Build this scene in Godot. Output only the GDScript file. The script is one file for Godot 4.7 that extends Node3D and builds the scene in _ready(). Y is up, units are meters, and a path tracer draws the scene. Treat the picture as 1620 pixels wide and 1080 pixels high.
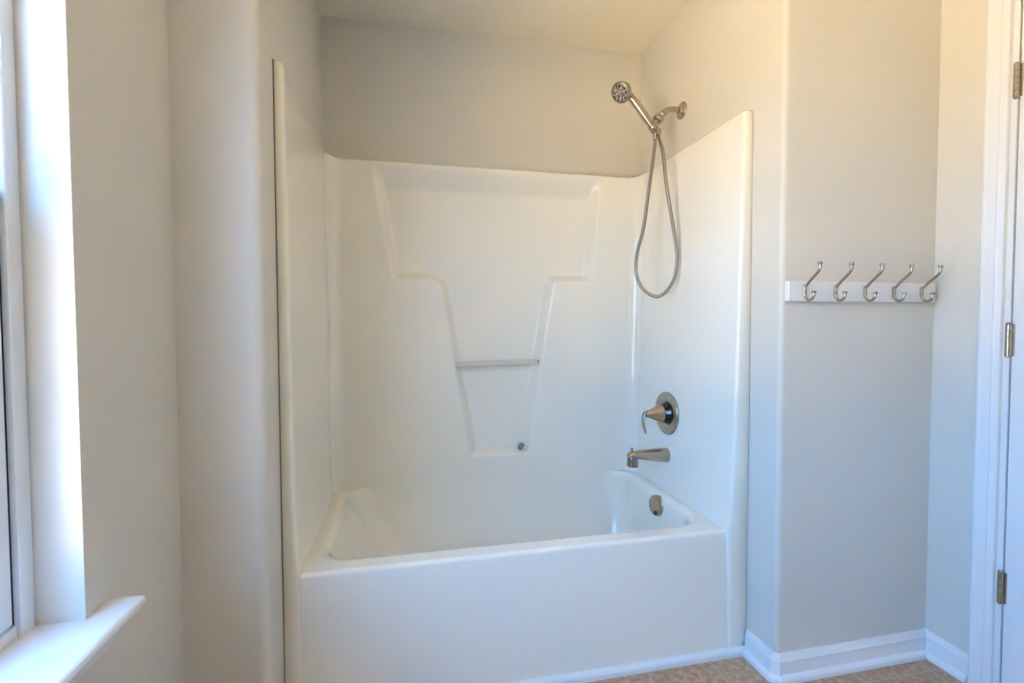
extends Node3D
# A bathroom alcove with a one-piece tub and shower unit, a window on the left and a door on the right.
# Units are metres; x runs along the tub, z towards the viewer, the alcove's back wall is z = 0.

const AL := 1.524      # alcove width
const CH := 2.52       # ceiling height
const FZ := 0.96       # plane of the two walls that flank the alcove
const WX := -0.197     # window wall
const DX := 2.138      # door wall
const RZ := 3.5        # wall behind the viewer
const WT := 0.16       # wall thickness
const RIM := 0.441     # tub rim height
const WZ0 := 1.322     # window opening
const WZ1 := 2.50
const WY0 := 0.63
const WY1 := 2.12

var M := {}
var taken := {}

# ------------------------------------------------------------------ scene tree helpers
func numbered(called: String) -> String:
	var n: int = taken.get(called, 0)
	taken[called] = n + 1
	return called if n == 0 else "%s_%03d" % [called, n]

func tag(o: Node, label: String, category: String, group := "", kind := ""):
	if label != "": o.set_meta("label", label)
	if category != "": o.set_meta("category", category)
	if group != "": o.set_meta("group", group)
	if kind != "": o.set_meta("kind", kind)
	return o

func thing(called: String, label: String, category: String, at := Vector3.ZERO, group := "", kind := "") -> Node3D:
	var o := Node3D.new()
	o.name = numbered(called)
	add_child(o)
	o.position = at
	tag(o, label, category, group, kind)
	return o

func new_st() -> SurfaceTool:
	var st := SurfaceTool.new()
	st.begin(Mesh.PRIMITIVE_TRIANGLES)
	return st

# commits a shape as one mesh; shapes are written in world metres and moved to the parent's frame
func obj(called: String, st: SurfaceTool, m: Material, parent: Node3D = null, label := "") -> MeshInstance3D:
	st.generate_normals()
	var o := MeshInstance3D.new()
	o.mesh = st.commit()
	o.material_override = m
	if parent == null or parent == self:
		o.name = numbered(called)
		add_child(o)
	else:
		o.name = called
		parent.add_child(o, true)
		var origin := Vector3.ZERO
		var p: Node = parent
		while p != self and p is Node3D:
			origin += p.position
			p = p.get_parent()
		o.position = -origin
	if label != "": o.set_meta("label", label)
	return o

# ------------------------------------------------------------------ shape helpers
func tri(st: SurfaceTool, a: Vector3, b: Vector3, c: Vector3):
	st.add_vertex(a); st.add_vertex(b); st.add_vertex(c)

func quad(st: SurfaceTool, a: Vector3, b: Vector3, c: Vector3, d: Vector3):
	tri(st, a, b, c); tri(st, a, c, d)

# a box with chamfered edges
func bx(st: SurfaceTool, lo: Vector3, hi: Vector3, ch := 0.0):
	st.set_smooth_group(-1)
	var c := (lo + hi) / 2
	var h := (hi - lo) / 2
	ch = minf(ch, minf(h.x, minf(h.y, h.z)) * 0.99)
	for ax in 3:
		for s in [-1.0, 1.0]:
			var u := (ax + 1) % 3
			var v := (ax + 2) % 3
			var q: Array[Vector3] = []
			for k in [[-1, -1], [-1, 1], [1, 1], [1, -1]]:
				var p := Vector3.ZERO
				p[ax] = s * h[ax]
				p[u] = k[0] * (h[u] - ch)
				p[v] = k[1] * (h[v] - ch)
				q.append(c + p)
			if s > 0: quad(st, q[0], q[1], q[2], q[3])
			else: quad(st, q[3], q[2], q[1], q[0])
	if ch <= 0: return
	for ax in 3:
		var u := (ax + 1) % 3
		var v := (ax + 2) % 3
		for su in [-1.0, 1.0]:
			for sv in [-1.0, 1.0]:
				var q: Array[Vector3] = []
				for k in [[-1, 0], [1, 0], [1, 1], [-1, 1]]:
					var p := Vector3.ZERO
					p[ax] = k[0] * (h[ax] - ch)
					p[u] = su * (h[u] - (ch if k[1] == 1 else 0.0))
					p[v] = sv * (h[v] - (ch if k[1] == 0 else 0.0))
					q.append(c + p)
				if su * sv > 0: quad(st, q[3], q[2], q[1], q[0])
				else: quad(st, q[0], q[1], q[2], q[3])
	for sx in [-1.0, 1.0]:
		for sy in [-1.0, 1.0]:
			for sz in [-1.0, 1.0]:
				var a := c + Vector3(sx * h.x, sy * (h.y - ch), sz * (h.z - ch))
				var b := c + Vector3(sx * (h.x - ch), sy * h.y, sz * (h.z - ch))
				var d := c + Vector3(sx * (h.x - ch), sy * (h.y - ch), sz * h.z)
				if sx * sy * sz > 0: tri(st, a, d, b)
				else: tri(st, a, b, d)

func P3(axis: String, u: float, v: float, t: float) -> Vector3:
	if axis == "x": return Vector3(t, v, u)     # profile in (z, y)
	if axis == "y": return Vector3(u, t, v)     # profile in (x, z)
	return Vector3(u, v, t)                     # profile in (x, y)

# a polygon swept along one axis
func prism(st: SurfaceTool, poly: PackedVector2Array, axis: String, a: float, b: float):
	st.set_smooth_group(-1)
	var cw := Geometry2D.is_polygon_clockwise(poly)
	var n := poly.size()
	for i in n:
		var p := poly[i]
		var q := poly[(i + 1) % n]
		var k := [P3(axis, p.x, p.y, a), P3(axis, q.x, q.y, a), P3(axis, q.x, q.y, b), P3(axis, p.x, p.y, b)]
		if cw != (axis == "z"): quad(st, k[3], k[2], k[1], k[0])
		else: quad(st, k[0], k[1], k[2], k[3])
	var t := Geometry2D.triangulate_polygon(poly)
	for i in range(0, t.size(), 3):
		for e in [a, b]:
			tri(st, P3(axis, poly[t[i]].x, poly[t[i]].y, e), P3(axis, poly[t[i + 1]].x, poly[t[i + 1]].y, e), P3(axis, poly[t[i + 2]].x, poly[t[i + 2]].y, e))

func arc(c: Vector2, r: float, a0: float, a1: float, n: int) -> PackedVector2Array:
	var out := PackedVector2Array()
	for i in n + 1:
		var a := deg_to_rad(lerpf(a0, a1, float(i) / n))
		out.append(c + Vector2(cos(a), sin(a)) * r)
	return out

# rows of points joined into one smooth sheet
func sheet(st: SurfaceTool, rows: Array, closed := false, group := 1):
	st.set_smooth_group(group)
	for j in rows.size() - 1:
		var r0: PackedVector3Array = rows[j]
		var r1: PackedVector3Array = rows[j + 1]
		var n := r0.size()
		for i in (n if closed else n - 1):
			var k := (i + 1) % n
			quad(st, r0[i], r1[i], r1[k], r0[k])

func fan(st: SurfaceTool, ring: PackedVector3Array, group := -1):
	st.set_smooth_group(group)
	var c := Vector3.ZERO
	for p in ring: c += p
	c /= ring.size()
	for i in ring.size(): tri(st, c, ring[i], ring[(i + 1) % ring.size()])

# turned shape: profile of (radius, distance along the axis)
func lathe(st: SurfaceTool, prof: Array, at: Vector3, axis: Vector3, segs := 28):
	var w := axis.normalized()
	var u := w.cross(Vector3.UP if absf(w.y) < 0.9 else Vector3.RIGHT).normalized()
	var v := w.cross(u)
	var rows := []
	for p in prof:
		var row := PackedVector3Array()
		for i in segs:
			var a := TAU * i / segs
			row.append(at + w * p.y + (u * cos(a) + v * sin(a)) * maxf(p.x, 0.00001))
		rows.append(row)
	sheet(st, rows, true)

func smooth_path(pts: Array, per := 8) -> Array:
	var out := []
	for i in pts.size() - 1:
		var p0: Vector3 = pts[maxi(i - 1, 0)]
		var p1: Vector3 = pts[i]
		var p2: Vector3 = pts[i + 1]
		var p3: Vector3 = pts[mini(i + 2, pts.size() - 1)]
		for k in per: out.append(p1.cubic_interpolate(p2, p0, p3, float(k) / per))
	out.append(pts[-1])
	return out

# round bar along a path; radii is one number or one per point
func tube(st: SurfaceTool, pts: Array, radii, segs := 12, group := 1):
	var rows := []
	var u := Vector3.ZERO
	for i in pts.size():
		var d: Vector3 = (pts[mini(i + 1, pts.size() - 1)] - pts[maxi(i - 1, 0)]).normalized()
		if i == 0: u = d.cross(Vector3(0.31, 0.2, 0.93)).normalized()
		u = (u - d * u.dot(d)).normalized()
		var v := d.cross(u)
		var r: float = radii[i] if radii is Array else radii
		var row := PackedVector3Array()
		for k in segs:
			var a := TAU * k / segs
			row.append(pts[i] + (u * cos(a) + v * sin(a)) * r)
		rows.append(row)
	sheet(st, rows, true, group)
	fan(st, rows[0]); fan(st, rows[-1])

func knob(st: SurfaceTool, c: Vector3, r: float, axis := Vector3.UP, flat := 1.0):
	var prof := []
	for i in 9:
		var a := PI * i / 8 - PI / 2
		prof.append(Vector2(r * cos(a), r * flat * sin(a)))
	lathe(st, prof, c, axis, 16)

# ------------------------------------------------------------------ materials
func noise_tex(freq: float, seed_: int, c0: Color, c1: Color, size := 512, contrast := 1.0, octaves := 4) -> ImageTexture:
	var n := FastNoiseLite.new()
	n.seed = seed_
	n.frequency = freq
	n.fractal_octaves = octaves
	var g := n.get_seamless_image(size, size)
	var im := Image.create(size, size, true, Image.FORMAT_RGB8)
	for y in size:
		for x in size:
			var t := clampf((g.get_pixel(x, y).r - 0.5) * contrast + 0.5, 0, 1)
			im.set_pixel(x, y, c0.lerp(c1, t))
	im.generate_mipmaps()
	return ImageTexture.create_from_image(im)

func bump_tex(freq: float, seed_: int, strength: float, size := 256) -> ImageTexture:
	var n := FastNoiseLite.new()
	n.seed = seed_
	n.frequency = freq
	var g := n.get_seamless_image(size, size)
	g.convert(Image.FORMAT_RGBA8)
	g.bump_map_to_normal_map(strength)
	g.generate_mipmaps()
	return ImageTexture.create_from_image(g)

func mat(albedo: Color, rough: float, metal := 0.0) -> StandardMaterial3D:
	var m := StandardMaterial3D.new()
	m.albedo_color = albedo
	m.roughness = rough
	m.metallic = metal
	return m

func world_uv(m: StandardMaterial3D, scale: float):
	m.uv1_triplanar = true
	m.uv1_world_triplanar = true
	m.uv1_scale = Vector3.ONE * scale

func materials():
	var stipple := bump_tex(0.11, 3, 1.2)
	M.paint = mat(Color8(224, 217, 203), 0.5)
	M.paint.normal_enabled = true
	M.paint.normal_texture = stipple
	M.paint.normal_scale = 0.12
	world_uv(M.paint, 5.0)
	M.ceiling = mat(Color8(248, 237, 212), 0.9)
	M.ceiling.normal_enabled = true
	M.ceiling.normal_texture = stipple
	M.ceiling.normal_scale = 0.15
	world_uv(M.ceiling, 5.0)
	M.trim = mat(Color8(236, 235, 232), 0.3)
	M.vinyl = mat(Color8(236, 238, 238), 0.35)
	M.gel = mat(Color8(250, 243, 226), 0.16)
	M.gel.clearcoat_enabled = true
	M.gel.clearcoat = 0.5
	M.gel.clearcoat_roughness = 0.08
	M.gel_bar = mat(Color8(226, 218, 200), 0.25)
	M.residue = mat(Color8(226, 218, 208), 0.35)
	M.nickel = mat(Color8(184, 171, 154), 0.26, 1.0)
	M.steel = mat(Color8(158, 150, 138), 0.28, 1.0)
	M.sleeve = mat(Color8(74, 69, 66), 0.14, 1.0)
	M.nickel_dark = mat(Color8(160, 146, 132), 0.22, 1.0)
	M.chrome = mat(Color8(206, 208, 212), 0.12, 1.0)
	M.black = mat(Color8(22, 21, 22), 0.45)
	M.spray = mat(Color8(180, 172, 162), 0.4)
	M.gasket = mat(Color8(16, 18, 26), 0.8)
	M.caulk = mat(Color8(150, 132, 108), 0.8)
	M.glass = mat(Color(0.95, 0.98, 1.0, 0.06), 0.0)
	M.glass.transparency = BaseMaterial3D.TRANSPARENCY_ALPHA
	M.grout = mat(Color8(196, 184, 168), 0.8)
	var vein := noise_tex(0.03, 11, Color8(172, 140, 108), Color8(208, 173, 138), 512, 1.5, 5)
	M.tile = []
	for k in 3:
		var t := mat([Color(1, 1, 1), Color(0.96, 0.95, 0.94), Color(0.99, 0.97, 0.95)][k], 0.42)
		t.albedo_texture = vein
		world_uv(t, [2.6, 2.9, 2.4][k])
		M.tile.append(t)
	M.lawn = mat(Color.WHITE, 0.95)
	M.lawn.albedo_texture = noise_tex(0.03, 21, Color8(152, 128, 92), Color8(204, 178, 140), 256, 1.6)
	world_uv(M.lawn, 0.3)
	M.shingle = mat(Color8(96, 88, 82), 0.9)
	M.siding = mat(Color8(200, 190, 172), 0.8)

# ------------------------------------------------------------------ the tub and shower unit
func face_left(y: float) -> float:
	y = maxf(y, RIM)
	return 0.026 + (1.9 - y) * 0.007 + 0.010 * exp(-(y - RIM) / 0.06)

func face_right(y: float) -> float:
	y = maxf(y, RIM)
	return 1.489 - (1.9 - y) * 0.0185 - 0.014 * exp(-(y - RIM) / 0.2)

const BACK := 0.07      # front face of the back panel
const COVE := 0.055     # radius of its upright corners
const PANEL_TOP := 1.9

func side_panel(sgn: int) -> SurfaceTool:
	var st := new_st()
	var ys := [0.0, 0.2, 0.425, 0.435, 0.445, 0.46, 0.48, 0.51, 0.55, 0.6, 0.7, 0.85, 1.0, 1.2, 1.5, 1.8, 1.888, 1.894, 1.898, 1.9]
	var rows := []
	for y in ys:
		var f: float = face_left(y) if sgn < 0 else AL - face_right(y)
		var inset := 0.0
		if y > 1.886: inset = 0.012 - sqrt(maxf(0.0, 0.012 * 0.012 - pow(y - 1.888, 2)))
		var w0 := 0.0018 if sgn < 0 else 0.0
		var zf := 0.822 - inset
		var prof := PackedVector2Array([Vector2(w0, BACK + COVE), Vector2(w0, 0.78)])
		prof.append(Vector2(w0, zf - 0.004)); prof.append(Vector2(w0 + 0.003, zf))
		var r := 0.013
		prof.append_array(arc(Vector2(f - inset - r, zf - r), r, 90, 0, 7))
		prof.append(Vector2(f - inset, 0.77)); prof.append(Vector2(f - inset, 0.6)); prof.append(Vector2(f - inset, 0.3)); prof.append(Vector2(f - inset, BACK + COVE))
		var row := PackedVector3Array()
		for p in prof: row.append(Vector3(p.x if sgn < 0 else AL - p.x, y, p.y))
		rows.append(row)
	sheet(st, rows)
	fan(st, rows[-1])
	return st

func fillet(pts: Array) -> PackedVector2Array:     # [x, y, radius] corners to a rounded outline
	var out := PackedVector2Array()
	var n := pts.size()
	for i in n:
		var p := Vector2(pts[i][0], pts[i][1])
		var a := (Vector2(pts[(i + n - 1) % n][0], pts[(i + n - 1) % n][1]) - p).normalized()
		var b := (Vector2(pts[(i + 1) % n][0], pts[(i + 1) % n][1]) - p).normalized()
		var r: float = pts[i][2]
		if r <= 0.0:
			out.append(p)
			continue
		var half := acos(clampf(a.dot(b), -1, 1)) / 2
		var d := r / tan(half)
		for k in 7:
			var t := k / 6.0
			out.append((p + a * d).lerp(p, t).lerp(p.lerp(p + b * d, t), t))
	return out

func outline_distance(poly: PackedVector2Array, p: Vector2) -> float:
	var best := 1e9
	var inside := false
	var n := poly.size()
	var j := n - 1
	for i in n:
		var a := poly[j]
		var b := poly[i]
		var e := b - a
		var w := p - a
		var q := w - e * clampf(w.dot(e) / e.length_squared(), 0, 1)
		best = minf(best, q.length_squared())
		if (a.y > p.y) != (b.y > p.y) and p.x < a.x + (p.y - a.y) / (b.y - a.y) * e.x: inside = not inside
		j = i
	return -sqrt(best) if inside else sqrt(best)

func back_panel() -> SurfaceTool:
	var st := new_st()
	# outline of the moulded recess, wide above and narrow below
	var niche := fillet([[0.190, 1.98, 0], [0.292, 1.366, 0.03], [0.502, 1.366, 0.055], [0.649, 0.45, 0.0], [0.902, 0.45, 0.0], [1.046, 1.369, 0.025], [1.240, 1.372, 0.02], [1.292, 1.98, 0]])
	var deep := 0.048
	var slant := 0.041
	var step := 0.0045
	var ys := []
	var y := 0.40
	while y < 1.874:
		ys.append(y)
		y += step
	var tops := [-0.012, -0.006, -0.002, 0.0, 0.0]
	var backs := [0.0, 0.001, 0.004, 0.012, 0.068]
	var rows := []
	for j in ys.size() + tops.size():
		var over := j - ys.size()
		var yy: float = ys[j] if over < 0 else 1.888
		var xl := face_left(maxf(yy, RIM))
		var xr := face_right(maxf(yy, RIM))
		var row := PackedVector3Array()
		for k in 11:
			var a := PI + PI / 2 * k / 10.0
			var lift := 0.012 * (1.0 - k / 10.0)
			var p := Vector3(xl + COVE + COVE * cos(a), yy, BACK + COVE + COVE * sin(a))
			if over >= 0:
				p.y = 1.888 + lift + tops[over]
				p.z -= backs[over] * k / 10.0
				p.x -= backs[over] * (1.0 - k / 10.0) * 0.4
			row.append(p)
		var nx := 300
		for k in range(1, nx):
			var x := lerpf(xl + COVE, xr - COVE, float(k) / nx)
			var z := BACK
			if over < 0 and yy > 0.53 and x > 0.17 and x < 1.31:
				var t := clampf(minf(-outline_distance(niche, Vector2(x, yy)) / slant, (yy - 0.5545) / 0.021), 0, 1)
				t = lerpf(t, t * t * (3 - 2 * t), 0.4)
				z -= deep * t * smoothstep(1.878, 1.77, yy)
			if over >= 0: z -= backs[over]
			row.append(Vector3(x, yy if over < 0 else 1.888 + tops[over], z))
		for k in 11:
			var a := PI * 1.5 + PI / 2 * k / 10.0
			var lift := 0.012 * (k / 10.0)
			var p := Vector3(xr - COVE + COVE * cos(a), yy, BACK + COVE + COVE * sin(a))
			if over >= 0:
				p.y = 1.888 + lift + tops[over]
				p.z -= backs[over] * (1.0 - k / 10.0)
				p.x += backs[over] * k / 10.0 * 0.4
			row.append(p)
		rows.append(row)
	sheet(st, rows)
	return st

# rounded rectangle in plan, radii in the order back-left, back-right, front-right, front-left
func ring(x0: float, x1: float, z0: float, z1: float, rad: Array, y: float) -> PackedVector3Array:
	var out := PackedVector3Array()
	var cs := [Vector2(x0 + rad[0], z0 + rad[0]), Vector2(x1 - rad[1], z0 + rad[1]), Vector2(x1 - rad[2], z1 - rad[2]), Vector2(x0 + rad[3], z1 - rad[3])]
	var n := 12
	for k in 4:
		for i in n + 1:
			var a := deg_to_rad(180 + 90 * k + 90.0 * i / n)
			var p: Vector2 = cs[k] + Vector2(cos(a), sin(a)) * rad[k]
			out.append(Vector3(p.x, y, p.y))
		var a1 := deg_to_rad(270 + 90 * k)
		var p0: Vector2 = cs[k] + Vector2(cos(a1), sin(a1)) * rad[k]
		var p1: Vector2 = cs[(k + 1) % 4] + Vector2(cos(a1), sin(a1)) * rad[(k + 1) % 4]
		for i in range(1, 12):
			var p := p0.lerp(p1, i / 12.0)
			out.append(Vector3(p.x, y, p.y))
	return out

func tub_basin() -> SurfaceTool:
	var st := new_st()
	var rows := []
	var tiny := [0.002, 0.002, 0.002, 0.002]
	rows.append(ring(0.02, 1.48, 0.02, 0.795, tiny, RIM))
	var rad := [0.10, 0.11, 0.12, 0.09]
	for p in [[-0.004, 0.0], [0.003, 0.0006], [0.010, 0.0028], [0.0165, 0.007], [0.022, 0.0135], [0.026, 0.022], [0.0285, 0.032]]:
		var e: float = p[0] - 0.008
		rows.append(ring(0.086 + e, 1.424 - e, BACK - 0.001 + maxf(e, 0.0) * 0.1, 0.738 - e, rad, RIM - p[1]))
	var top: PackedVector3Array = rows[-1]
	var low := ring(0.40, 1.355, 0.16, 0.655, [0.14, 0.12, 0.12, 0.14], 0.095)
	for s in range(1, 23):
		var t := s / 22.0
		# wall first falls, then sweeps into the floor
		var a := deg_to_rad(90 * t)
		var down := 1.0 - pow(1.0 - sin(a), 1.0)
		var inward := 1.0 - cos(a)
		inward = lerpf(inward, t, 0.55)
		down = lerpf(down, t, 0.45)
		var row := PackedVector3Array()
		for i in top.size():
			var q := top[i].lerp(low[i], inward)
			q.y = lerpf(top[i].y, low[i].y, down)
			row.append(q)
		rows.append(row)
	for f in [0.85, 0.5, 0.15]:
		var row := PackedVector3Array()
		for i in low.size():
			var q := Vector3(0.9, 0.088, 0.41).lerp(low[i], f)
			q.y = lerpf(0.086, 0.095, f)
			row.append(q)
		rows.append(row)
	# the flat rim keeps its own smooth group so that its plane stays plane
	sheet(st, rows.slice(0, 2), true, 2)
	sheet(st, rows.slice(1), true, 1)
	fan(st, rows[-1])
	return st

func tub_unit():
	var t := thing("bathtub_shower_unit", "glossy white moulded bathtub and shower surround filling the alcove", "bathtub", Vector3(AL / 2, 0, 0.4))
	obj("basin", tub_basin(), M.gel, t)
	var st := new_st()
	var prof := PackedVector2Array([Vector2(0.77, RIM - 0.02), Vector2(0.7945, RIM - 0.02), Vector2(0.7945, RIM)])
	prof.append_array(arc(Vector2(0.7955, RIM - 0.013), 0.013, 85, 0, 8))
	prof.append_array(PackedVector2Array([Vector2(0.8135, 0.2), Vector2(0.8195, 0.0), Vector2(0.77, 0.0)]))
	prism(st, prof, "x", 0.02, 1.48)
	obj("apron", st, M.gel, t, "flat white front of the bathtub")
	obj("side_panel", side_panel(-1), M.gel, t)
	obj("side_panel", side_panel(1), M.gel, t)
	var back := obj("back_panel", back_panel(), M.gel, t, "white back panel with a stepped tapering recess")
	# cream bar across the recess
	st = new_st()
	var pts := PackedVector2Array()
	for c in [[0.006, 0.010, 0], [-0.006, 0.010, 90], [-0.006, -0.010, 180], [0.006, -0.010, 270]]:
		pts.append_array(arc(Vector2(0.058 + c[0] * 0.6, 0.986 + c[1] * 0.7), 0.0055, c[2], c[2] + 90, 4))
	var ends := []
	for x in [0.5745, 0.9630]:
		var row := PackedVector3Array()
		for p in pts: row.append(Vector3(x, p.y + (0.004 if x > 0.8 else -0.003), p.x))
		ends.append(row)
	sheet(st, ends, true, -1)
	fan(st, ends[0]); fan(st, ends[1])
	obj("grab_bar", st, M.gel_bar, back, "cream plastic bar across the recess")
	st = new_st()
	bx(st, Vector3(0.9632, 0.984, 0.052), Vector3(0.9668, 0.998, 0.0665), 0.001)
	obj("bar_socket", st, M.black, back, "dark slot at the end of the bar")
	# caulk in the joint between the flange and the left wall
	st = new_st()
	bx(st, Vector3(0.0, 0.0, 0.78), Vector3(0.0022, 1.9, 0.8205))
	obj("caulk", st, M.caulk, t, "brown caulk line along the left flange")
	# worn patch where a sheet was stuck on the rim
	st = new_st()
	bx(st, Vector3(1.118, RIM, 0.745), Vector3(1.258, RIM + 0.0004, 0.786), 0.0001)
	obj("sticker_mark", st, M.residue, t, "pale rectangular mark on the rim")

# ------------------------------------------------------------------ fittings on the plumbing wall
const PZ := 0.378

func shower():
	var t := thing("shower_mount", "brushed nickel pipe and holder on a round flange, high above the tub", "shower mount", Vector3(AL, 2.085, PZ))
	var st := new_st()
	lathe(st, [Vector2(0.036, 0), Vector2(0.037, 0.003), Vector2(0.034, 0.007), Vector2(0.027, 0.010), Vector2(0.022, 0.013), Vector2(0.018, 0.019), Vector2(0.013, 0.021)], Vector3(AL, 2.085, PZ), Vector3.LEFT, 32)
	obj("flange", st, M.nickel, t)
	st = new_st()
	tube(st, smooth_path([Vector3(1.522, 2.085, PZ), Vector3(1.495, 2.087, PZ), Vector3(1.470, 2.086, PZ), Vector3(1.450, 2.079, PZ), Vector3(1.432, 2.064, PZ), Vector3(1.412, 2.041, PZ)], 6), 0.0118, 16)
	obj("pipe", st, M.nickel, t)
	st = new_st()
	var dir := Vector3(-0.66, -0.75, 0).normalized()
	lathe(st, [Vector2(0.012, -0.022), Vector2(0.0158, -0.020), Vector2(0.0158, -0.005), Vector2(0.0125, -0.004), Vector2(0.0125, 0.0), Vector2(0.021, 0.002), Vector2(0.0228, 0.005), Vector2(0.0228, 0.022), Vector2(0.020, 0.026), Vector2(0.013, 0.027)], Vector3(1.420, 2.050, PZ), dir, 24)
	obj("swivel_nut", st, M.nickel, t)
	st = new_st()
	tube(st, [Vector3(1.409, 2.036, PZ), Vector3(1.398, 2.022, PZ + 0.002), Vector3(1.389, 2.008, PZ + 0.004)], 0.014, 16)
	var hd := Vector3(-0.60, 0.80, 0).normalized()
	lathe(st, [Vector2(0.0155, -0.02), Vector2(0.0185, -0.019), Vector2(0.0195, 0.008), Vector2(0.0185, 0.012), Vector2(0.0155, 0.0125)], Vector3(1.386, 1.999, PZ + 0.006), hd, 24)
	obj("holder", st, M.nickel, t)
	# hand shower hooked into the holder
	var s := thing("hand_shower", "brushed nickel hand shower with round spray face resting in its holder", "shower head", Vector3(1.386, 1.995, PZ))
	st = new_st()
	tube(st, smooth_path([Vector3(1.396, 1.980, PZ + 0.006), Vector3(1.380, 2.003, PZ + 0.006), Vector3(1.354, 2.036, PZ + 0.004), Vector3(1.322, 2.079, PZ), Vector3(1.292, 2.115, PZ - 0.004), Vector3(1.268, 2.137, PZ - 0.004)], 6),
		[0.0115, 0.0118, 0.012, 0.0123, 0.0127, 0.013, 0.0133, 0.0137, 0.014, 0.0144, 0.0148, 0.0152, 0.0156, 0.016, 0.0163, 0.0166, 0.0168, 0.0168, 0.0168, 0.0166, 0.0164, 0.0161, 0.0158, 0.0155, 0.0154, 0.0154, 0.0156, 0.016, 0.0165, 0.017, 0.0175], 18)
	obj("handle", st, M.nickel, s)
	var n := Vector3(-0.70, -0.60, 0.40).normalized()
	var hc := Vector3(1.238, 2.132, PZ + 0.008)
	st = new_st()
	lathe(st, [Vector2(0.0, -0.034), Vector2(0.015, -0.033), Vector2(0.028, -0.027), Vector2(0.037, -0.016), Vector2(0.042, -0.003), Vector2(0.043, 0.006), Vector2(0.0415, 0.011), Vector2(0.037, 0.0135), Vector2(0.034, 0.012)], hc, n, 36)
	obj("head", st, M.nickel, s)
	st = new_st()
	lathe(st, [Vector2(0.0345, 0.010), Vector2(0.0335, 0.0145), Vector2(0.030, 0.016), Vector2(0.018, 0.017), Vector2(0.0, 0.017)], hc, n, 32)
	var face := obj("spray_face", st, M.spray, s, "grey spray face with black nozzles")
	st = new_st()
	var u := n.cross(Vector3.UP).normalized()
	var v := n.cross(u)
	var rng := RandomNumberGenerator.new()
	rng.seed = 5
	for rr in [[0.0295, 17], [0.0225, 9], [0.015, 7], [0.0075, 3]]:
		for i in rr[1]:
			var a: float = TAU * (i + rng.randf() * 0.5) / rr[1]
			var c: Vector3 = hc + n * (0.0165 if rr[0] < 0.028 else 0.0158) + (u * cos(a) + v * sin(a)) * rr[0]
			var r: float = 0.0026 + rng.randf() * 0.0022
			lathe(st, [Vector2(r, 0), Vector2(r * 0.8, 0.0016), Vector2(0, 0.0016)], c, n, 8)
	var noz := obj("nozzles", st, M.black, face, "small black spray nozzles")
	noz.set_meta("kind", "stuff")
	st = new_st()
	var side := (u * 0.8 - v * 0.6).normalized()
	knob(st, hc + Vector3(0.018, -0.033, 0.020), 0.0055, n)
	obj("mode_lever", st, M.nickel, s)
	# hose
	var h := thing("shower_hose", "ribbed metal shower hose hanging in a long loop", "hose", Vector3(1.372, 1.28, 0.43))
	var path := smooth_path([Vector3(1.395, 1.978, PZ + 0.006), Vector3(1.397, 1.955, PZ + 0.004), Vector3(1.389, 1.885, 0.380), Vector3(1.3725, 1.766, 0.380), Vector3(1.3445, 1.578, 0.380), Vector3(1.3145, 1.469, 0.384), Vector3(1.3055, 1.388, 0.392), Vector3(1.328, 1.3205, 0.402), Vector3(1.3715, 1.2835, 0.43), Vector3(1.402, 1.2935, 0.452), Vector3(1.432, 1.331, 0.458), Vector3(1.450, 1.378, 0.460), Vector3(1.4552, 1.462, 0.460), Vector3(1.435, 1.5920, 0.456), Vector3(1.411, 1.747, 0.448), Vector3(1.404, 1.880, 0.432), Vector3(1.398, 1.945, 0.412), Vector3(1.402, 1.985, 0.398)], 10)
	# even spacing for the ribs
	var fine := [path[0]]
	var carry := 0.0
	var pitch := 0.0016
	for i in path.size() - 1:
		var a: Vector3 = path[i]
		var b: Vector3 = path[i + 1]
		var len := a.distance_to(b)
		var d := pitch - carry
		while d < len:
			fine.append(a.lerp(b, d / len))
			d += pitch
		carry = len - (d - pitch)
	var radii := []
	for i in fine.size(): radii.append([0.0062, 0.0073, 0.0073][i % 3])
	st = new_st()
	tube(st, fine, radii, 10)
	obj("ribbed_sleeve", st, M.steel, h)
	for e in [[fine[0], fine[18]], [fine[-1], fine[-16]]]:
		st = new_st()
		tube(st, [e[0] + (e[0] - e[1]) * 0.15, e[0], e[1]], [0.010, 0.0105, 0.0085], 14)
		obj("hose_nut", st, M.nickel, h)

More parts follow.
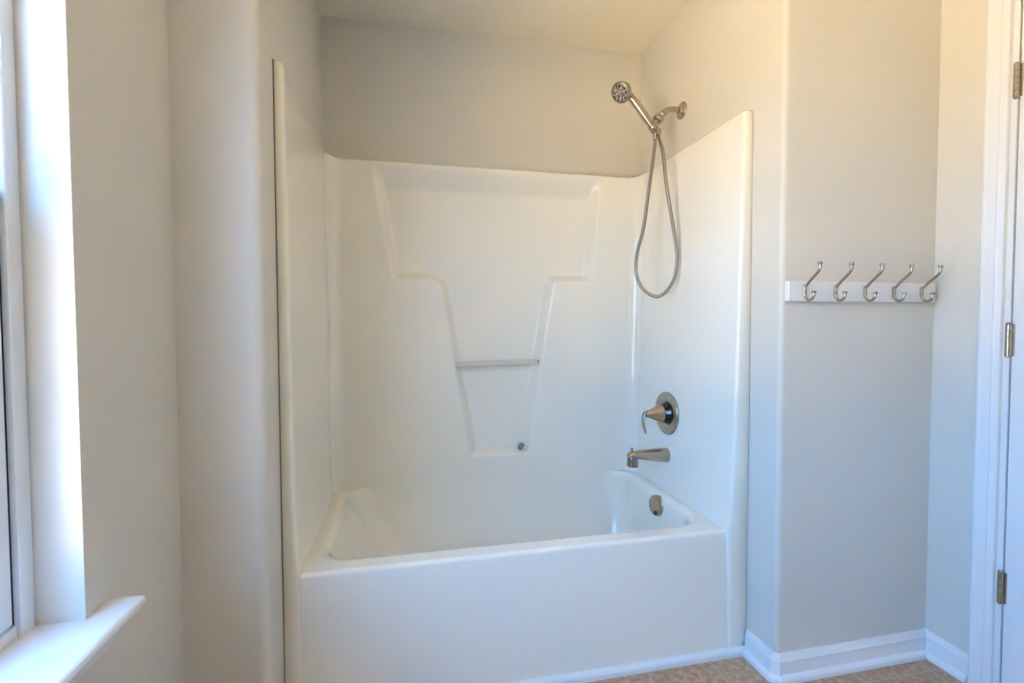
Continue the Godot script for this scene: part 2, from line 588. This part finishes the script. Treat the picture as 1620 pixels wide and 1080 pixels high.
func valve():
	var x := face_right(0.78)
	var c := Vector3(x, 0.778, PZ)
	var t := thing("shower_valve", "brushed nickel shower valve with round plate and curved lever handle", "faucet", c)
	var st := new_st()
	lathe(st, [Vector2(0.092, -0.004), Vector2(0.0935, 0.001), Vector2(0.0935, 0.006), Vector2(0.092, 0.009), Vector2(0.0885, 0.0105), Vector2(0.080, 0.0125), Vector2(0.070, 0.0135), Vector2(0.061, 0.0125), Vector2(0.054, 0.009), Vector2(0.050, 0.005), Vector2(0.048, 0.0035), Vector2(0.0, 0.0035)], c, Vector3.LEFT, 48)
	obj("escutcheon", st, M.nickel, t)
	st = new_st()
	lathe(st, [Vector2(0.045, 0.004), Vector2(0.045, 0.009), Vector2(0.0365, 0.010), Vector2(0.0365, 0.030), Vector2(0.030, 0.031)], c, Vector3.LEFT, 36)
	obj("sleeve", st, M.sleeve, t, "dark polished ring behind the handle")
	st = new_st()
	lathe(st, [Vector2(0.030, 0.029), Vector2(0.0385, 0.030), Vector2(0.0395, 0.033), Vector2(0.036, 0.042), Vector2(0.026, 0.066), Vector2(0.018, 0.086), Vector2(0.0145, 0.098), Vector2(0.012, 0.104), Vector2(0.0, 0.106)], c, Vector3.LEFT, 36)
	var hub := obj("handle", st, M.nickel, t)
	st = new_st()
	var pts := smooth_path([c + Vector3(-0.080, 0.003, 0), c + Vector3(-0.098, 0.008, 0.001), c + Vector3(-0.110, 0.003, 0.002), c + Vector3(-0.116, -0.015, 0.003), c + Vector3(-0.117, -0.040, 0.004), c + Vector3(-0.113, -0.062, 0.005), c + Vector3(-0.107, -0.082, 0.006)], 5)
	# flattened lever: broad across, thin front to back
	var rows := []
	for i in pts.size():
		var f := float(i) / (pts.size() - 1)
		var d: Vector3 = (pts[mini(i + 1, pts.size() - 1)] - pts[maxi(i - 1, 0)]).normalized()
		var side := Vector3(0, 0, 1)
		var nn := d.cross(side).normalized()
		var w := lerpf(0.010, 0.013, f) if f < 0.9 else 0.013 - (f - 0.9) * 0.06
		var th := lerpf(0.0085, 0.0042, f)
		var row := PackedVector3Array()
		for k in 14:
			var a := TAU * k / 14
			row.append(pts[i] + side * cos(a) * w + nn * sin(a) * th)
		rows.append(row)
	sheet(st, rows, true)
	fan(st, rows[0]); fan(st, rows[-1])
	obj("lever", st, M.nickel, hub)

func spout():
	var x := face_right(0.6)
	var t := thing("tub_spout", "brushed nickel tub spout with diverter knob above the rim", "faucet", Vector3(x, 0.595, 0.385))
	var st := new_st()
	var rows := []
	# [x, bottom, top, half width]
	for s in [[x + 0.006, 0.5640, 0.6270, 0.0320], [x - 0.003, 0.5635, 0.6275, 0.0325], [x - 0.007, 0.5645, 0.6275, 0.0320], [1.40, 0.5720, 0.6265, 0.0285], [1.35, 0.5810, 0.6255, 0.0245], [1.315, 0.5880, 0.6245, 0.0225], [1.295, 0.5900, 0.6225, 0.0215], [1.284, 0.5920, 0.6180, 0.0195], [1.2775, 0.5950, 0.6110, 0.0150]]:
		var row := PackedVector3Array()
		var cy: float = (s[1] + s[2]) / 2
		var ry: float = (s[2] - s[1]) / 2
		for k in 28:
			var a := TAU * k / 28
			row.append(Vector3(s[0], cy + sin(a) * ry, 0.385 + cos(a) * s[3]))
		rows.append(row)
	sheet(st, rows, true)
	fan(st, rows[0]); fan(st, rows[-1])
	obj("body", st, M.nickel, t)
	st = new_st()
	rows = []
	for s in [[0.612, 0.013, 0.013], [0.606, 0.0195, 0.0195], [0.590, 0.0215, 0.0215], [0.565, 0.0225, 0.0225], [0.557, 0.0225, 0.0225], [0.557, 0.0165, 0.0165], [0.572, 0.016, 0.016]]:
		var row := PackedVector3Array()
		for k in 28:
			var a := TAU * k / 28
			var ca := cos(a)
			var sa := sin(a)
			row.append(Vector3(1.2975 + signf(ca) * pow(absf(ca), 0.75) * s[1], s[0], 0.385 + signf(sa) * pow(absf(sa), 0.75) * s[2]))
		rows.append(row)
	sheet(st, rows, true)
	fan(st, rows[0]); fan(st, rows[-1])
	obj("nozzle", st, M.nickel_dark, t)
	st = new_st()
	lathe(st, [Vector2(0.0035, -0.004), Vector2(0.0035, 0.007), Vector2(0.0065, 0.009), Vector2(0.0068, 0.012), Vector2(0.005, 0.014), Vector2(0, 0.0145)], Vector3(1.2955, 0.622, 0.385), Vector3.UP, 16)
	obj("diverter_knob", st, M.nickel_dark, t)

func overflow():
	var c := Vector3(1.3960, 0.3900, 0.4163)
	var n := Vector3(-0.955, 0.12, 0.22).normalized()
	var t := thing("overflow_plate", "round nickel overflow plate on the end wall of the tub basin", "drain cover", c)
	var st := new_st()
	lathe(st, [Vector2(0.0425, -0.020), Vector2(0.0435, 0.004), Vector2(0.0425, 0.0065), Vector2(0.039, 0.008), Vector2(0.0, 0.0085)], c, n, 40)
	obj("plate", st, M.nickel, t)
	var up := Vector3(0.12, 0.99, 0)
	st = new_st()
	lathe(st, [Vector2(0.0045, 0.008), Vector2(0.004, 0.0105), Vector2(0, 0.011)], c + up * 0.026, n, 14)
	obj("screw", st, M.nickel_dark, t)
	st = new_st()
	lathe(st, [Vector2(0.009, 0.0075), Vector2(0.008, 0.0102), Vector2(0, 0.0104)], c - up * 0.031 + Vector3(0, 0, 0.006), n, 14)
	obj("slot", st, M.black, t, "black notch at the lower edge")

func stopper():
	var c := Vector3(0.8815, 0.5868, 0.066)
	var t := thing("drain_stopper", "small round chrome drain stopper leaning in the recess corner", "drain stopper", c)
	var n := Vector3(0, 0.2, 1).normalized()
	var st := new_st()
	lathe(st, [Vector2(0.0, -0.006), Vector2(0.021, -0.006), Vector2(0.0235, -0.003), Vector2(0.0235, 0.001), Vector2(0.020, 0.004), Vector2(0.015, 0.003), Vector2(0.013, 0.001), Vector2(0.010, 0.001)], c, n, 32)
	obj("cap", st, M.chrome, t)
	st = new_st()
	lathe(st, [Vector2(0.0115, 0.0), Vector2(0.011, 0.006), Vector2(0.0085, 0.010), Vector2(0.006, 0.0105), Vector2(0.0, 0.0085)], c, n, 24)
	obj("post", st, M.nickel_dark, t)

# ------------------------------------------------------------------ hooks
func hook_rail():
	var z0 := FZ
	var z1 := FZ + 0.018
	var t := thing("hook_rail", "white wooden rail screwed to the grey wall, carrying five hooks", "hook rail", Vector3(1.835, 1.27, FZ))
	var st := new_st()
	bx(st, Vector3(1.534, 1.2375, z0), Vector3(2.122, 1.3025, z1), 0.0025)
	obj("board", st, M.trim, t)
	var words := ["leftmost nickel coat hook on the white rail, nearest the shower", "second nickel coat hook from the shower on the white rail", "middle one of the five nickel coat hooks on the white rail", "fourth nickel coat hook from the shower on the white rail", "rightmost nickel coat hook on the white rail, beside the door wall"]
	var proto: Node3D = null
	for k in 5:
		var x := 1.5915 + 0.1165 * k
		var o: Node3D
		if k == 0:
			o = thing("coat_hook", words[0], "hook", Vector3(x, 1.27, z1), "coat hooks on the white rail")
			st = new_st()
			bx(st, Vector3(x - 0.007, 1.2515, z1), Vector3(x + 0.007, 1.2895, z1 + 0.006), 0.0025)
			obj("plate", st, M.nickel, o)
			var w := func(out: float, y: float) -> Vector3: return Vector3(x, y, z1 + out)
			st = new_st()
			tube(st, smooth_path([w.call(0.003, 1.268), w.call(0.005, 1.282), w.call(0.012, 1.2905), w.call(0.026, 1.3035), w.call(0.042, 1.3165), w.call(0.054, 1.327), w.call(0.0595, 1.337), w.call(0.060, 1.349)], 6), 0.0043, 12)
			var long := obj("long_prong", st, M.nickel, o)
			st = new_st()
			lathe(st, [Vector2(0.004, 0), Vector2(0.0070, 0.001), Vector2(0.0075, 0.0045), Vector2(0.0062, 0.0078), Vector2(0, 0.0088)], w.call(0.060, 1.3475), Vector3.UP, 14)
			obj("knob", st, M.nickel, long)
			st = new_st()
			tube(st, smooth_path([w.call(0.003, 1.272), w.call(0.004, 1.258), w.call(0.009, 1.2465), w.call(0.018, 1.2405), w.call(0.029, 1.2425), w.call(0.0365, 1.2510), w.call(0.0385, 1.2625)], 6), 0.0041, 12)
			var short := obj("short_prong", st, M.nickel, o)
			st = new_st()
			lathe(st, [Vector2(0.004, 0), Vector2(0.0066, 0.001), Vector2(0.0070, 0.0042), Vector2(0.0058, 0.0072), Vector2(0, 0.0082)], w.call(0.0385, 1.2610), Vector3.UP, 14)
			obj("knob", st, M.nickel, short)
			proto = o
		else:
			o = proto.duplicate()
			o.name = numbered("coat_hook")
			add_child(o)
			o.position.x = x
			o.set_meta("label", words[k])

# ------------------------------------------------------------------ the room
func setting(called: String, label: String, category: String, st: SurfaceTool, m: Material) -> MeshInstance3D:
	var o := obj(called, st, m)
	tag(o, label, category, "", "structure")
	return o

func room():
	var st := new_st()
	bx(st, Vector3(0, 0, -WT), Vector3(AL, CH, 0))
	setting("wall_back", "painted wall above the shower surround at the back of the alcove", "wall", st, M.paint)
	# flanking walls with rounded corner beads
	var r := 0.022
	st = new_st()
	var plan := PackedVector2Array([Vector2(WX - WT, -WT), Vector2(0, -WT)])
	plan.append_array(arc(Vector2(-r, FZ - r), r, 0, 90, 10))
	plan.append(Vector2(WX - WT, FZ))
	prism(st, plan, "y", 0, CH)
	setting("wall_alcove_left", "narrow grey wall with rounded corner left of the tub", "wall", st, M.paint)
	r = 0.016
	st = new_st()
	plan = PackedVector2Array([Vector2(DX + WT, -WT), Vector2(AL, -WT)])
	plan.append_array(arc(Vector2(AL + r, FZ - r), r, 180, 90, 10))
	plan.append(Vector2(DX + WT, FZ))
	prism(st, plan, "y", 0, CH)
	setting("wall_alcove_right", "grey wall with rounded corner right of the tub, behind the hooks", "wall", st, M.paint)
	# window wall
	st = new_st()
	var o := WX - WT
	bx(st, Vector3(o, 0, FZ), Vector3(WX, CH, WZ0))
	bx(st, Vector3(o, 0, WZ1), Vector3(WX, CH, RZ + WT))
	bx(st, Vector3(o, 0, WZ0), Vector3(WX, WY0, WZ1))
	bx(st, Vector3(o, WY1, WZ0), Vector3(WX, CH, WZ1))
	setting("wall_left", "painted wall around the window on the left", "wall", st, M.paint)
	# door wall
	st = new_st()
	bx(st, Vector3(DX, 0, FZ), Vector3(DX + WT, CH, 1.165))
	bx(st, Vector3(DX, 0, 1.965), Vector3(DX + WT, CH, RZ + WT))
	bx(st, Vector3(DX, 2.16, 1.165), Vector3(DX + WT, CH, 1.965))
	setting("wall_right", "painted wall beside the door on the right", "wall", st, M.paint)
	st = new_st()
	bx(st, Vector3(WX, 0, RZ), Vector3(DX, CH, RZ + WT))
	setting("wall_rear", "painted wall behind the viewer ", "wall", st, M.paint)
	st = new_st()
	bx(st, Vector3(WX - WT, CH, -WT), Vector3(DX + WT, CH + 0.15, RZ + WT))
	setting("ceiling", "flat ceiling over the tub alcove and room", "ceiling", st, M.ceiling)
	floor_tiles()
	baseboards()
	window()
	door()

func floor_tiles():
	var f := thing("floor", "floor of mottled brown tiles with pale joints", "floor", Vector3.ZERO, "", "structure")
	var st := new_st()
	bx(st, Vector3(WX - WT, -0.15, -WT), Vector3(DX + WT, -0.0016, RZ + WT))
	obj("joint_bed", st, M.grout, f, "pale joints between the tiles")
	var p := 0.2335
	var rng := RandomNumberGenerator.new()
	rng.seed = 8
	var shared := {}
	for j in range(0, 12):
		for i in range(-5, 10):
			var x0 := maxf(1.1333 + (i - 4) * p, WX)
			var x1 := minf(1.1333 + (i - 3) * p, DX)
			var z0 := maxf(1.0325 + (j - 1) * p, 0.815)
			var z1 := minf(1.0325 + j * p, RZ)
			if x1 - x0 < 0.012 or z1 - z0 < 0.012: continue
			if (x0 > AL - 0.02 or x1 < 0.02) and z0 < FZ: z0 = FZ
			elif x0 < 0.0 and z0 < FZ: x0 = 0.0
			var w := snappedf(x1 - x0 - 0.0045, 0.0001)
			var d := snappedf(z1 - z0 - 0.0045, 0.0001)
			var key := Vector2(w, d)
			if not shared.has(key):
				var s := new_st()
				bx(s, Vector3(-w / 2, -0.006, -d / 2), Vector3(w / 2, 0.0, d / 2), 0.0012)
				s.generate_normals()
				shared[key] = s.commit()
			var t := MeshInstance3D.new()
			t.name = "tile"
			t.mesh = shared[key]
			t.material_override = M.tile[rng.randi() % 3]
			f.add_child(t, true)
			t.position = Vector3((x0 + x1) / 2, 0, (z0 + z1) / 2)

# height profile of the skirting: (distance from the wall, height)
func skirting_profile() -> PackedVector2Array:
	var p := PackedVector2Array([Vector2(0, 0), Vector2(0.012, 0), Vector2(0.012, 0.062), Vector2(0.0125, 0.066), Vector2(0.0105, 0.069), Vector2(0.0095, 0.074), Vector2(0.0075, 0.080), Vector2(0.0055, 0.084), Vector2(0.0045, 0.088), Vector2(0, 0.088)])
	return p

func shoe_profile(r: float) -> PackedVector2Array:
	var p := PackedVector2Array([Vector2(0, 0), Vector2(r, 0), Vector2(r, r * 0.35)])
	p.append_array(arc(Vector2(r - r * 0.85, r * 0.5), r * 0.85, 10, 80, 6))
	p.append(Vector2(0, r * 1.4))
	return p

# sweeps an upright profile along a plan path, mitred at the bends; the room lies to the left of the path
func moulding(st: SurfaceTool, path: Array, prof: PackedVector2Array, away := 0.0):
	st.set_smooth_group(-1)
	var rows := []
	for i in path.size():
		var p: Vector2 = path[i]
		var d0: Vector2 = (p - path[i - 1]).normalized() if i > 0 else Vector2.ZERO
		var d1: Vector2 = (path[i + 1] - p).normalized() if i < path.size() - 1 else Vector2.ZERO
		if i == 0: d0 = d1
		if i == path.size() - 1: d1 = d0
		var n0 := Vector2(d0.y, -d0.x)
		var n1 := Vector2(d1.y, -d1.x)
		var m := (n0 + n1).normalized()
		m /= maxf(0.3, m.dot(n0))
		var row := PackedVector3Array()
		for q in prof: row.append(Vector3(p.x + m.x * (q.x + away), q.y, p.y + m.y * (q.x + away)))
		rows.append(row)
	sheet(st, rows, true, -1)
	fan(st, rows[0]); fan(st, rows[-1])

func baseboards():
	var runs := [
		["baseboard_right", "white baseboard with shoe moulding wrapping the hook wall to the door casing", [Vector2(DX, 1.104), Vector2(DX, FZ), Vector2(AL + 0.012, FZ), Vector2(AL, FZ - 0.012), Vector2(AL, 0.828)]],
		["baseboard_left", "white baseboard with shoe moulding under the window and left stub wall", [Vector2(0, 0.825), Vector2(0, FZ - 0.012), Vector2(-0.012, FZ), Vector2(WX, FZ), Vector2(WX, RZ)]],
		["baseboard_rear", "white baseboard with shoe moulding behind the viewer", [Vector2(WX + 0.02, RZ), Vector2(DX, RZ), Vector2(DX, 2.03)]],
	]
	for a in runs:
		var b := thing(a[0], a[1], "baseboard", Vector3.ZERO, "", "structure")
		var path: Array = a[2]
		# keep the room on the left hand of the path
		var st := new_st()
		moulding(st, path, skirting_profile())
		obj("board", st, M.trim, b)
		st = new_st()
		moulding(st, path, shoe_profile(0.016), 0.012)
		obj("shoe_moulding", st, M.trim, b)
	var st := new_st()
	moulding(st, [Vector2(AL - 0.004, 0.8185), Vector2(0.012, 0.8185)], shoe_profile(0.019))
	setting("baseboard_tub", "white quarter-round moulding along the foot of the bathtub", "moulding", st, M.trim)

func window():
	var w := thing("window_1", "white vinyl double-hung window in a deep reveal with wooden stool", "window", Vector3(WX - 0.1, WY0, (WZ0 + WZ1) / 2), "", "structure")
	var st := new_st()
	# outer frame, set back in the reveal
	var fx0 := WX - WT
	var fx1 := -0.270
	bx(st, Vector3(fx0, 0.645, WZ0), Vector3(fx1, WY1, 1.352), 0.002)
	bx(st, Vector3(fx0, 0.645, WZ1 - 0.03), Vector3(fx1, WY1, WZ1), 0.002)
	bx(st, Vector3(fx0, WY1 - 0.03, 1.352), Vector3(fx1, WY1, WZ1 - 0.03), 0.002)
	bx(st, Vector3(fx0, 0.645, 1.352), Vector3(fx1 - 0.006, 0.672, WZ1 - 0.03), 0.002)
	obj("frame", st, M.vinyl, w)
	# sashes: lower one inside, upper one outside
	var mid := 1.385
	for s in [[-0.308, -0.278, 0.676, mid, "lower_sash"], [-0.344, -0.314, mid - 0.035, WY1 - 0.034, "upper_sash"]]:
		var z0 := 1.358
		var z1 := WZ1 - 0.036
		st = new_st()
		bx(st, Vector3(s[0], s[2], z0), Vector3(s[1], s[3], z0 + 0.042), 0.002)
		bx(st, Vector3(s[0], s[2], z1 - 0.042), Vector3(s[1], s[3], z1), 0.002)
		bx(st, Vector3(s[0], s[2], z0 + 0.042), Vector3(s[1], s[2] + 0.045, z1 - 0.042), 0.002)
		bx(st, Vector3(s[0], s[3] - 0.035, z0 + 0.042), Vector3(s[1], s[3], z1 - 0.042), 0.002)
		var sash := obj(s[4], st, M.vinyl, w)
		st = new_st()
		bx(st, Vector3((s[0] + s[1]) / 2 - 0.002, s[2] + 0.04, z0 + 0.038), Vector3((s[0] + s[1]) / 2 + 0.002, s[3] - 0.03, z1 - 0.038))
		obj("pane", st, M.glass, sash)
	st = new_st()
	bx(st, Vector3(-0.300, 0.674, 1.352), Vector3(-0.281, mid, 1.3585))
	bx(st, Vector3(-0.300, 0.674, WZ1 - 0.0365), Vector3(-0.281, mid, WZ1 - 0.030))
	obj("gasket", st, M.gasket, w, "dark weather strip beside the lower sash")
	# wooden stool with horns, rounded nose, and an apron board below
	st = new_st()
	var prof := PackedVector2Array([Vector2(-0.275, 0.631), Vector2(-0.275, 0.653), Vector2(-0.144, 0.653)])
	prof.append_array(arc(Vector2(-0.145, 0.643), 0.010, 85, -85, 8))
	prof.append(Vector2(-0.144, 0.631))
	prism(st, prof, "z", WZ0, WZ1)
	prof = PackedVector2Array([Vector2(WX, 0.631), Vector2(WX, 0.653), Vector2(-0.144, 0.653)])
	prof.append_array(arc(Vector2(-0.145, 0.643), 0.010, 85, -85, 8))
	prof.append(Vector2(-0.144, 0.631))
	prism(st, prof, "z", 1.256, WZ0)
	prism(st, prof, "z", WZ1, WZ1 + 0.066)
	obj("stool", st, M.trim, w)
	st = new_st()
	prof = PackedVector2Array([Vector2(WX, 0.631), Vector2(-0.168, 0.631), Vector2(-0.168, 0.618), Vector2(-0.176, 0.612), Vector2(-0.180, 0.602), Vector2(-0.181, 0.580), Vector2(-0.185, 0.576), Vector2(WX, 0.576)])
	prism(st, prof, "z", 1.276, WZ1 + 0.046)
	obj("apron_moulding", st, M.trim, w)

func door():
	var d := thing("door_1", "white door with nickel hinges in white casing on the right wall", "door", Vector3(DX, 0, 1.165), "", "structure")
	# jamb lining
	var st := new_st()
	bx(st, Vector3(DX - 0.001, 0, 1.1645), Vector3(DX + WT, 2.145, 1.1795), 0.001)
	bx(st, Vector3(DX - 0.001, 0, 1.9505), Vector3(DX + WT, 2.145, 1.9655), 0.001)
	bx(st, Vector3(DX - 0.001, 2.145, 1.1645), Vector3(DX + WT, 2.160, 1.9655), 0.001)
	obj("jamb", st, M.trim, d)
	st = new_st()
	bx(st, Vector3(DX + 0.040, 0, 1.1795), Vector3(DX + 0.052, 2.145, 1.192), 0.001)
	bx(st, Vector3(DX + 0.040, 0, 1.938), Vector3(DX + 0.052, 2.145, 1.9505), 0.001)
	bx(st, Vector3(DX + 0.040, 2.133, 1.192), Vector3(DX + 0.052, 2.145, 1.938), 0.001)
	obj("stop", st, M.trim, d)
	st = new_st()
	bx(st, Vector3(DX + 0.001, 0.012, 1.1830), Vector3(DX + 0.038, 2.142, 1.9475), 0.002)
	obj("slab", st, M.trim, d)
	# stepped casing; the profile is (across from the outer edge, thickness)
	var prof := [[0.0, 0.004], [0.0015, 0.017], [0.005, 0.019], [0.009, 0.019], [0.0125, 0.0165], [0.016, 0.0155], [0.036, 0.0115], [0.040, 0.0125], [0.044, 0.011], [0.052, 0.009], [0.0555, 0.008], [0.057, 0.004]]
	for run in [1, -1, 0]:
		st = new_st()
		var pts := PackedVector2Array()
		if run != 0:
			var zo := 1.104 if run == 1 else 2.026
			pts.append(Vector2(DX, zo))
			for q in prof: pts.append(Vector2(DX - q[1], zo + run * q[0]))
			pts.append(Vector2(DX, zo + run * 0.057))
			prism(st, pts, "y", 0, 2.15 if run else 0.0)
		else:
			pts.append(Vector2(DX, 2.207))
			for q in prof: pts.append(Vector2(DX - q[1], 2.207 - q[0]))
			pts.append(Vector2(DX, 2.15))
			prism(st, pts, "z", 1.104, 2.026)
		obj("casing", st, M.trim, d)
	# three butt hinges with knuckled barrels over the gap
	for y in [1.885, 1.115, 0.355]:
		var hz := 1.1795
		var hx := DX - 0.0075
		st = new_st()
		bx(st, Vector3(DX - 0.0035, y - 0.048, hz + 0.0045), Vector3(DX + 0.002, y + 0.048, hz + 0.0115), 0.0006)
		bx(st, Vector3(DX - 0.0035, y - 0.048, hz - 0.0075), Vector3(DX + 0.001, y + 0.048, hz - 0.0015), 0.0006)
		var hinge := obj("hinge", st, M.nickel, d, "brushed nickel door hinge")
		for k in 5:
			st = new_st()
			var y0 := -0.048 + 0.0192 * k
			lathe(st, [Vector2(0.0, y0 + 0.0002), Vector2(0.0070, y0 + 0.0002), Vector2(0.0074, y0 + 0.0006), Vector2(0.0074, y0 + 0.0011), Vector2(0.0074, y0 + 0.0181), Vector2(0.0074, y0 + 0.0186), Vector2(0.0070, y0 + 0.0190), Vector2(0.0, y0 + 0.0190)], Vector3(hx, y, hz), Vector3.UP, 18)
			obj("knuckle", st, M.nickel, hinge)
		st = new_st()
		lathe(st, [Vector2(0.0045, -0.052), Vector2(0.0058, -0.050), Vector2(0.0055, -0.0475), Vector2(0.003, -0.047), Vector2(0.003, 0.047), Vector2(0.0062, 0.048), Vector2(0.0068, 0.051), Vector2(0.005, 0.0535), Vector2(0, 0.054)], Vector3(hx, y, hz), Vector3.UP, 18)
		obj("hinge_pin", st, M.nickel, hinge)

func outdoors():
	var st := new_st()
	bx(st, Vector3(-60, -3.4, -60), Vector3(60, -3.2, 60))
	setting("ground", "dry sunlit lawn below the window, out of view", "ground", st, M.lawn)
	st = new_st()
	bx(st, Vector3(WX - WT + 0.02, -3.2, -WT), Vector3(DX + WT, -0.15, RZ + WT))
	setting("wall_outer", "house wall of the storey below, out of view", "wall", st, M.siding)
	# unseen wing, added to keep outside light off the reveal and left stub wall
	var w := thing("blocker_wing", "added lower wing beside the window that holds back outside light, out of view", "light_blocker", Vector3(-0.95, -3.2, 5.0), "", "structure")
	st = new_st()
	bx(st, Vector3(-1.5, -3.2, 3.70), Vector3(WX - WT, 1.15, 8.2))
	obj("wall", st, M.siding, w)
	st = new_st()
	prism(st, PackedVector2Array([Vector2(3.4, 1.05), Vector2(5.95, 2.3), Vector2(8.5, 1.05), Vector2(8.5, 1.20), Vector2(5.95, 2.45), Vector2(3.4, 1.20)]), "x", -1.7, WX - WT - 0.02)
	obj("blocker_roof", st, M.shingle, w)

func _ready():
	# camera
	var cam := Camera3D.new()
	cam.name = "camera"
	add_child(cam)
	cam.position = Vector3(0.3561, 1.1646, 2.2876)
	cam.rotation_degrees = Vector3(-1.944, -12.240, -0.158)
	cam.fov = 70.48
	cam.near = 0.02
	cam.current = true
	# sky
	var env := Environment.new()
	var sky := Sky.new()
	var sm := ProceduralSkyMaterial.new()
	sm.sky_top_color = Color(0.38, 0.67, 1.0)
	sm.sky_horizon_color = Color(0.51, 0.76, 1.0)
	sm.ground_bottom_color = Color(0.42, 0.36, 0.26)
	sm.ground_horizon_color = Color(0.50, 0.45, 0.36)
	sm.sky_energy_multiplier = 1.0
	sm.ground_energy_multiplier = 1.0
	sky.sky_material = sm
	env.background_mode = Environment.BG_SKY
	env.sky = sky
	env.background_energy_multiplier = 8.7
	env.ambient_light_source = Environment.AMBIENT_SOURCE_SKY
	env.tonemap_mode = Environment.TONE_MAPPER_LINEAR
	env.tonemap_exposure = 2.4
	env.sdfgi_enabled = true
	env.ssao_enabled = true
	env.ssil_enabled = true
	var we := WorldEnvironment.new()
	we.name = "world_environment"
	we.environment = env
	add_child(we)
	# sun on the far side of the house, so that none of it falls straight into the window
	var sun := DirectionalLight3D.new()
	sun.name = "sun"
	sun.light_color = Color(1.0, 0.99, 0.97)
	sun.light_energy = 17.0
	sun.light_angular_distance = 0.53
	sun.shadow_enabled = true
	add_child(sun)
	sun.look_at_from_position(Vector3(2.2, 8, 0.8), Vector3.ZERO)
	materials()
	room()
	tub_unit()
	shower()
	valve()
	spout()
	overflow()
	stopper()
	hook_rail()
	outdoors()
